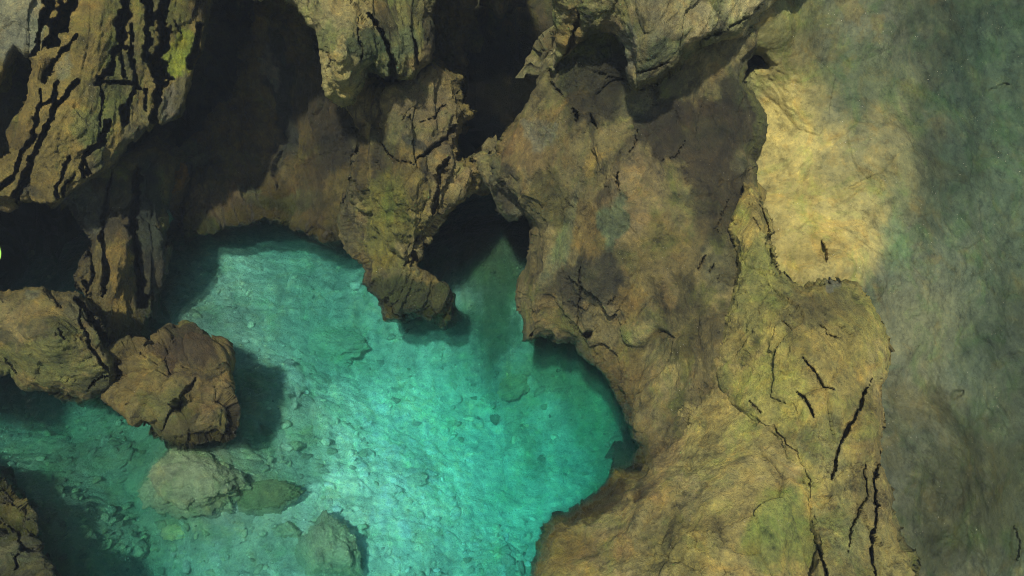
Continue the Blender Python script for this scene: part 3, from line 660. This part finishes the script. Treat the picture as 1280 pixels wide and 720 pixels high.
# ------------------------------------------------------------------ pool bed
bedc = [(430,450,-.95),(500,600,-.9),(300,330,-.55),(245,585,-.24),(335,560,-.55),(330,490,-.5),(320,650,-.6),(420,690,-.75),(10,650,-.2),(100,650,-.42),(170,640,-.75),(60,530,-.75),(600,470,-1.1),(740,540,-1.35),(700,470,-1.05),
        (620,385,-.6),(650,640,-1.4),(500,425,-.85),(600,330,-.3),(-200,500,-.6),(900,600,-1.2),(300,250,-.8),(900,300,-1.0),(560,720,-1.1),(200,720,-.9),(210,420,-.5),(230,330,-.4),(600,820,-1.2),(0,860,-.4),(540,400,-.75),(780,480,-1.1),(500,300,-1.0)]
cx = []
for (px, py, h) in bedc:
    q = world(np.array([float(px)]), np.array([float(py)]), np.array([zwater(py, h)]))[0]
    cx.append((q[0], q[1], h))
def bed_h(x, y):
    h = tps([(a * 100, b * 100, c) for a, b, c in cx], x * 100, y * 100)
    return np.clip(h, -2.2, .25)
def bed_detail(x, y, big=True):
    p = np.stack([x, y, np.zeros_like(x) + .3], -1)
    d = .10 * fbm(p * 1.1, 4, seed=201)
    return d
gs = .016
xs = np.arange(-5.2, 3.6, gs); ys = np.arange(2.6, 11.0, gs)
XX, YY = np.meshgrid(xs, ys)
hh = bed_h(XX, YY) + bed_detail(XX, YY)
p3 = np.stack([XX, YY, hh * .6], -1)
f1, e1 = facets(p3 / .21 + .3, 211); f2, e2 = facets(p3 / .085, 212); f3, e3 = facets(p3 / .5, 213)
m1 = sstep(-.35, .35, vnoise(p3 * 1.1, 215))
hh = hh + (.05 * f1 - .025 * (1 - sstep(0, .14, e1))) * m1 + (.02 * f2 - .012 * (1 - sstep(0, .15, e2))) + .07 * f3 * (1 - m1) + .012 * fbm(p3 * 14, 3, seed=216)
Vb = np.stack([XX, YY, hh], -1).reshape(-1, 3)
ny_, nx_ = XX.shape
ix = np.arange(nx_ * ny_).reshape(ny_, nx_)
Fb = np.stack([ix[:-1, :-1], ix[:-1, 1:], ix[1:, 1:], ix[1:, :-1]], -1).reshape(-1, 4)
cid = _hash(np.floor(f1 * 50).astype(np.int64), np.floor(f2 * 9).astype(np.int64), np.zeros(f1.shape, np.int64), 5)
tone = .60 + .16 * (f1 * 1.2) + .2 * f2 + .10 * fbm(p3 * .9, 4, seed=220)
tone = np.clip(tone, .2, .88)
cc = np.stack([tone * .98, tone, tone * .86], -1)
dk = (sstep(.05, .35, fbm(p3 * .7 + 7, 4, seed=222)) * .45)[..., None]
cc = cc * (1 - dk) + np.array([.16, .17, .1]) * dk
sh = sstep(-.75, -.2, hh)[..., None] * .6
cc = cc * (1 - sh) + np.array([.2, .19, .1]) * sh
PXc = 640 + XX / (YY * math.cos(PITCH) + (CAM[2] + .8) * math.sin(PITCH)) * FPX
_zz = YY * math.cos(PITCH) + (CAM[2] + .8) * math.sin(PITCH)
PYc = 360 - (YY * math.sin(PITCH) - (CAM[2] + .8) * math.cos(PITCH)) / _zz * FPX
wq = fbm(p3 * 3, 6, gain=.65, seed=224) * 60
gl_ = np.clip(np.exp(-((PXc + wq * .8 - 500) / 215) ** 2 - ((PYc + wq * .8 - 590) / 180) ** 2), 0, 1)[..., None]  # pool of sunlight painted into the bed colour, dimmer towards the edges
g2_ = np.clip(np.exp(-((PXc + wq * .6 - 275) / 75) ** 2 - ((PYc + wq * .6 - 345) / 60) ** 2), 0, 1)[..., None]  # second painted patch of light, on the far-left bed
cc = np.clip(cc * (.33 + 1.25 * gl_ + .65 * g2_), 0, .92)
for (bx, by, rx, ry, c_, st) in [(620,360,50,95,(.05,.07,.03),.92),(720,440,60,50,(.16,.18,.08),.8),(775,520,50,80,(.18,.24,.16),.85),(85,650,34,120,(.08,.09,.05),.85),(250,590,80,40,(.22,.23,.13),.6),(130,610,130,130,(.15,.20,.13),.9),(330,560,80,60,(.24,.3,.2),.7),(330,690,60,40,(.3,.32,.22),.6),(650,485,26,40,(.26,.24,.12),.5),(400,420,60,60,(.3,.36,.28),.5)]:  # dark blobs also paint shade: cleft, right rim, lower-left band and shallows
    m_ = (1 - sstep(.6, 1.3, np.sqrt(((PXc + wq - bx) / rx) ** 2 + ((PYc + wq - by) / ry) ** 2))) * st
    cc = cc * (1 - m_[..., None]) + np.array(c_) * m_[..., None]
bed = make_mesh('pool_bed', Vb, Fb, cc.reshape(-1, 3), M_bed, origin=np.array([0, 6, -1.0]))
tag(bed, kind='structure')

# broken stones lying on the bed
def ico(sub):
    import bmesh
    bm = bmesh.new(); bmesh.ops.create_icosphere(bm, subdivisions=sub, radius=1)
    v = np.array([x.co[:] for x in bm.verts]); f = np.array([[a.index for a in fc.verts] for fc in bm.faces]); bm.free()
    return v, f
ICO = {1: ico(1), 2: ico(2), 3: ico(3), 5: ico(6)}
def stone(sub, r, cuts=9, flat=.6):
    v, f = ICO[sub]
    n = rng.normal(size=(cuts, 3)); n /= np.linalg.norm(n, axis=1, keepdims=True)
    d = rng.uniform(.3, .8, cuts)
    dots = v @ n.T
    rad_ = np.min(np.where(dots > .05, d / np.maximum(dots, .05), 1.25), axis=1)
    rad_ = np.minimum(rad_, 1.2)
    q = v * rad_[:, None] * np.array([rng.uniform(.8, 1.35), rng.uniform(.6, 1.0), flat * rng.uniform(.6, 1.2)])
    a, b = rng.uniform(0, 6.28), rng.normal(0, .3)
    Rz = np.array([[math.cos(a), -math.sin(a), 0], [math.sin(a), math.cos(a), 0], [0, 0, 1]])
    Rx = np.array([[1, 0, 0], [0, math.cos(b), -math.sin(b)], [0, math.sin(b), math.cos(b)]])
    return (q @ Rx.T @ Rz.T) * r, f
def bed_at(x, y):
    i = int(round((x - xs[0]) / gs)); j = int(round((y - ys[0]) / gs))
    if 0 <= i < nx_ and 0 <= j < ny_: return float(hh[j, i])
    return None
Vr, Fr, Cr, off = [], [], [], 0
for k in range(6400):
    px, py = rng.uniform(-40, 820), rng.uniform(270, 760)
    bigone = k < 150
    if bigone: px, py = rng.uniform(60, 460), rng.uniform(560, 740)
    z0 = zwater(py, -1.0)
    q = world(np.array([px]), np.array([py]), np.array([z0]))[0]
    if not bigone and vnoise(np.array([[q[0] * 1.3, q[1] * 1.3, 4.0]]), 231)[0] + rng.normal(0, .4) < -.15: continue
    z = bed_at(q[0], q[1])
    if z is None: continue
    r = float(np.clip(rng.lognormal(math.log(.022), .5), .010, .075))
    if bigone: r = float(rng.uniform(.03, .085))
    v, f = stone(2 if r > .03 else 1, r, cuts=14 if bigone else 8, flat=.4 if bigone else .6)
    Vr.append(v + np.array([q[0], q[1], z + r * .12])); Fr.append(f + off); off += len(v)
    t = float(np.clip(rng.normal(1.08, .36), .35, 2.1))
    jj, ii = int(round((q[1] - ys[0]) / gs)), int(round((q[0] - xs[0]) / gs))
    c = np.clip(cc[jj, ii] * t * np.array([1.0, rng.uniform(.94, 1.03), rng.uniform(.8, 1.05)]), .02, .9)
    Cr.append(np.tile(c, (len(v), 1)))
rub = make_mesh('rubble', np.concatenate(Vr), np.concatenate(Fr), np.concatenate(Cr), M_bed, smooth=False, origin=np.array([-1, 6, -1.0]))
tag(rub, 'pale broken rubble strewn over the turquoise pool bed', 'rubble', kind='stuff')

# single stones that can be told apart under the water: centre px, radius m, colour, stretch
def bed_stone(name, px, py, r, col, label, sx=1.0, sy=1.0, sz=.6, rot=0, lift=.1, seed=0, cat='stone', cuts=11):
    h = -.9
    for _ in range(6):
        q = world(np.array([float(px)]), np.array([float(py)]), np.array([zwater(py, h)]))[0]
        b_ = bed_at(q[0], q[1]); h = b_ if b_ is not None else h
    global rng
    keep = rng; rng = np.random.default_rng(seed)
    v, f = ICO[5]
    n = rng.normal(size=(cuts, 3)); n /= np.linalg.norm(n, axis=1, keepdims=True)
    d = rng.uniform(.6, .95, cuts)
    dots = v @ n.T
    rr = np.minimum(np.min(np.where(dots > .05, d / np.maximum(dots, .05), 1.2), axis=1), 1.15)
    w = v * rr[:, None]
    g1, e = facets(w * 1.9 + seed, seed)
    g2, _ = facets(w * 5 + seed, seed + 1)
    w = w * (1 + .16 * g1 + .06 * g2 + .34 * fbm(w * 1.8 + seed, 7, gain=.68, seed=seed))[:, None]
    rng = keep
    w = w * np.array([sx, sy, sz]) * r
    a = math.radians(rot)
    w = w @ np.array([[math.cos(a), math.sin(a), 0], [-math.sin(a), math.cos(a), 0], [0, 0, 1]])
    c = np.tile(np.array(col), (len(w), 1))
    o = make_mesh(name, w + np.array([q[0], q[1], h + lift * r]), f, c, M_bed, smooth=False, origin=np.array([q[0], q[1], h]))
    return tag(o, label, cat, 'loose stones under the water')
bed_stone('sunken_boulder', 402, 425, .38, (.3,.36,.27), 'dark oval sunken boulder in the upper middle of the pool', 1.3, .7, .3, -35, -.05, 3, 'boulder')
bed_stone('sunken_boulder', 318, 622, .23, (.15,.175,.085), 'olive sunken boulder with a jagged right end below the brown boulder', 1.3, .7, .5, 12, .0, 5, 'boulder')
bed_stone('sunken_boulder', 236, 590, .34, (.27,.29,.17), 'grey green sunken rock right under the brown craggy boulder', 1.2, .8, .6, -10, -.1, 6, 'boulder')
bed_stone('pointed_rock', 405, 700, .30, (.3,.33,.22), 'pointed sunken rock at the bottom edge of the pool', .8, .9, 1.0, 20, .1, 8, 'boulder')
bed_stone('stone', 218, 667, .075, (.36,.34,.18), 'yellowish rounded stone among grey rubble under water', 1.1, .8, .6, 0, .2, 9)
bed_stone('stone', 489, 613, .065, (.85,.85,.8), 'bright white stone on the sunlit pool bed', 1.2, .8, .5, 10, .3, 10)
bed_stone('stone', 618, 527, .055, (.1,.12,.09), 'small dark stone alone on the right half of the pool bed', 1, .9, .7, 0, .3, 11)
bed_stone('stone', 360, 663, .10, (.35,.38,.25), 'pale round stone just right of the olive sunken boulder', .9, .9, .6, 40, .2, 12)
bed_stone('stone', 650, 480, .2, (.3,.3,.17), 'brown flat sunken slab near the right shore', 1.3, .7, .2, 60, -.05, 13)
bed_stone('stone', 520, 600, .09, (.6,.6,.5), 'pale angular stone right of the bright white one', 1, .7, .5, 30, .2, 14)

# bright leaf poking in at the left edge, in front of the black hole
lv, lf = [], []
nl = 14
for i in range(nl + 1):
    t = i / nl
    w = .5 * math.sin(math.pi * t ** .8) ** .9 + .02
    for s_ in (-1, -.5, 0, .5, 1):
        lv.append((t - .5, s_ * w * .55, .08 * abs(s_) - .35 * (t - .4) ** 2))
lv = np.array(lv) * .17
lf = [[i * 5 + j, i * 5 + j + 1, (i + 1) * 5 + j + 1, (i + 1) * 5 + j] for i in range(nl) for j in range(4)]
up, side, nrm = np.array([.15, .62, .77]), RV, -FV
lw = lv[:, :1] * up + lv[:, 1:2] * side + lv[:, 2:3] * nrm
q = world(np.array([-6.5]), np.array([318.0]), np.array([5.6]))[0]
lw2 = np.concatenate([lw, lw - nrm * .0015]) + q
lf2 = np.concatenate([np.array(lf), np.array(lf)[:, ::-1] + len(lw)])
ML, nt = new_mat('leaf_green'); g = NT(nt)
o_ = g.n('ShaderNodeOutputMaterial'); b_ = g.n('ShaderNodeBsdfPrincipled'); g.l(b_.outputs[0], o_.inputs[0])
no = g.n('ShaderNodeTexNoise', i_Scale=30.0); ge = g.n('ShaderNodeNewGeometry'); g.l(ge.outputs['Position'], no.inputs['Vector'])
g.l(g.ramp(no.outputs[0], [(.3, (.16, .36, .03)), (.7, (.3, .6, .08))]), b_.inputs['Base Color']); b_.inputs['Roughness'].default_value = .5
leaf = make_mesh('leaf', lw2, lf2, None, ML)
tag(leaf, 'bright green leaf at the left edge before the black hole', 'leaf')

# ------------------------------------------------------------------ water: one closed body with a gently rippled top
wx, wy = np.arange(-7, 1.31, .05), np.arange(1.5, 13.01, .05)
WX, WY = np.meshgrid(wx, wy)
pw = np.stack([WX, WY * 1.3, np.zeros_like(WX)], -1)
wh = .014 * fbm(pw * 1.6, 3, seed=301) + .006 * fbm(pw * 5.5, 2, seed=302)
T = np.stack([WX, WY, wh], -1).reshape(-1, 3)
nyw, nxw = WX.shape
iw = np.arange(nxw * nyw).reshape(nyw, nxw)
Fw_ = [np.stack([iw[:-1, :-1], iw[:-1, 1:], iw[1:, 1:], iw[1:, :-1]], -1).reshape(-1, 4)]
Bt = T.copy(); Bt[:, 2] = -3.2
Fw_.append(Fw_[0][:, ::-1] + len(T))
nT = len(T)
for e_ in (iw[0, :], iw[:, -1], iw[-1, ::-1], iw[::-1, 0]):
    Fw_.append(np.stack([e_[:-1], e_[:-1] + nT, e_[1:] + nT, e_[1:]], -1))
MW, nt = new_mat('clear_pool_water'); g = NT(nt)
o_ = g.n('ShaderNodeOutputMaterial')
tr = g.n('ShaderNodeBsdfTransparent'); gl = g.n('ShaderNodeBsdfGlossy'); gl.inputs['Roughness'].default_value = .04
fr = g.n('ShaderNodeFresnel'); fr.inputs[0].default_value = 1.33
rf = g.n('ShaderNodeBsdfRefraction'); rf.inputs['Roughness'].default_value = .10; rf.inputs['IOR'].default_value = 1.08
m0 = g.n('ShaderNodeMixShader'); m0.inputs[0].default_value = .22; g.l(tr.outputs[0], m0.inputs[1]); g.l(rf.outputs[0], m0.inputs[2])
mx = g.n('ShaderNodeMixShader'); g.l(fr.outputs[0], mx.inputs[0]); g.l(m0.outputs[0], mx.inputs[1]); g.l(gl.outputs[0], mx.inputs[2])
g.l(mx.outputs[0], o_.inputs[0])
va = g.n('ShaderNodeVolumeAbsorption'); va.inputs['Color'].default_value = (.06, .925, .88, 1); va.inputs['Density'].default_value = .85
vs = g.n('ShaderNodeVolumeScatter'); vs.inputs['Color'].default_value = (.15, .85, .8, 1); vs.inputs['Density'].default_value = .05
av = g.n('ShaderNodeAddShader'); g.l(va.outputs[0], av.inputs[0]); g.l(vs.outputs[0], av.inputs[1])
g.l(av.outputs[0], o_.inputs[1])
water = make_mesh('water', np.concatenate([T, Bt]), np.concatenate(Fw_), None, MW)
tag(water, kind='structure')

# ------------------------------------------------------------------ thin haze volume added to lift the blacks
hv = np.array([[x, y, z] for x in (-24, 24) for y in (-8, 32) for z in (-5.5, 22)], float)
hf = [[0, 1, 3, 2], [4, 6, 7, 5], [0, 4, 5, 1], [2, 3, 7, 6], [0, 2, 6, 4], [1, 5, 7, 3]]
MH, nt = new_mat('black_lift_haze'); g = NT(nt)
o_ = g.n('ShaderNodeOutputMaterial'); pv = g.n('ShaderNodeVolumePrincipled')
pv.inputs['Color'].default_value = (.75, .88, 1.0, 1); pv.inputs['Density'].default_value = .0022; pv.inputs['Anisotropy'].default_value = 0.0
g.l(pv.outputs[0], o_.inputs[1])
haze = make_mesh('haze', hv, hf, None, MH, smooth=False)
tag(haze, 'thin haze added to lift the black shadows', 'haze', kind='stuff')

# ------------------------------------------------------------------ light
d = .11 * RV - .27 * UV + .955 * FV
d /= np.linalg.norm(d)
from mathutils import Vector
sl = bpy.data.lights.new('sun', 'SUN'); sl.energy = 4.5; sl.angle = math.radians(2.2); sl.color = (1.0, .95, .84)
so = bpy.data.objects.new('sun', sl); bpy.context.scene.collection.objects.link(so)
so.rotation_euler = Vector(d).to_track_quat('-Z', 'Y').to_euler()
so.location = (-2, -4, 9)
w = bpy.data.worlds.new('World'); bpy.context.scene.world = w; w.use_nodes = True
nt = w.node_tree
bg = nt.nodes['Background']
sky = nt.nodes.new('ShaderNodeTexSky'); sky.sky_type = 'NISHITA'; sky.sun_disc = False
sky.sun_elevation = math.asin(-d[2]); sky.sun_rotation = math.atan2(-d[0], -d[1])
nt.links.new(sky.outputs[0], bg.inputs[0]); bg.inputs[1].default_value = .145

# ------------------------------------------------------------------ camera
cd = bpy.data.cameras.new('camera'); co = bpy.data.objects.new('camera', cd)
bpy.context.scene.collection.objects.link(co)
cd.sensor_width = 36; cd.lens = FPX / 1280 * 36; cd.clip_end = 200; cd.clip_start = .05
co.location = [float(v) for v in CAM]; co.rotation_euler = (math.radians(90) - PITCH, 0, 0)
cd.dof.use_dof = False; cd.dof.focus_distance = 6.3; cd.dof.aperture_fstop = 1.3
sc = bpy.context.scene
sc.camera = co
sc.view_settings.view_transform = 'Standard'; sc.view_settings.look = 'None'
sc.view_settings.exposure = 0.5; sc.view_settings.gamma = 1.0; sc.view_settings.use_curve_mapping = False
sc.cycles.max_bounces = 8; sc.cycles.transparent_max_bounces = 12; sc.cycles.diffuse_bounces = 3
sc.cycles.use_denoising = True; sc.cycles.denoising_prefilter = 'NONE'; sc.cycles.filter_width = 1.0
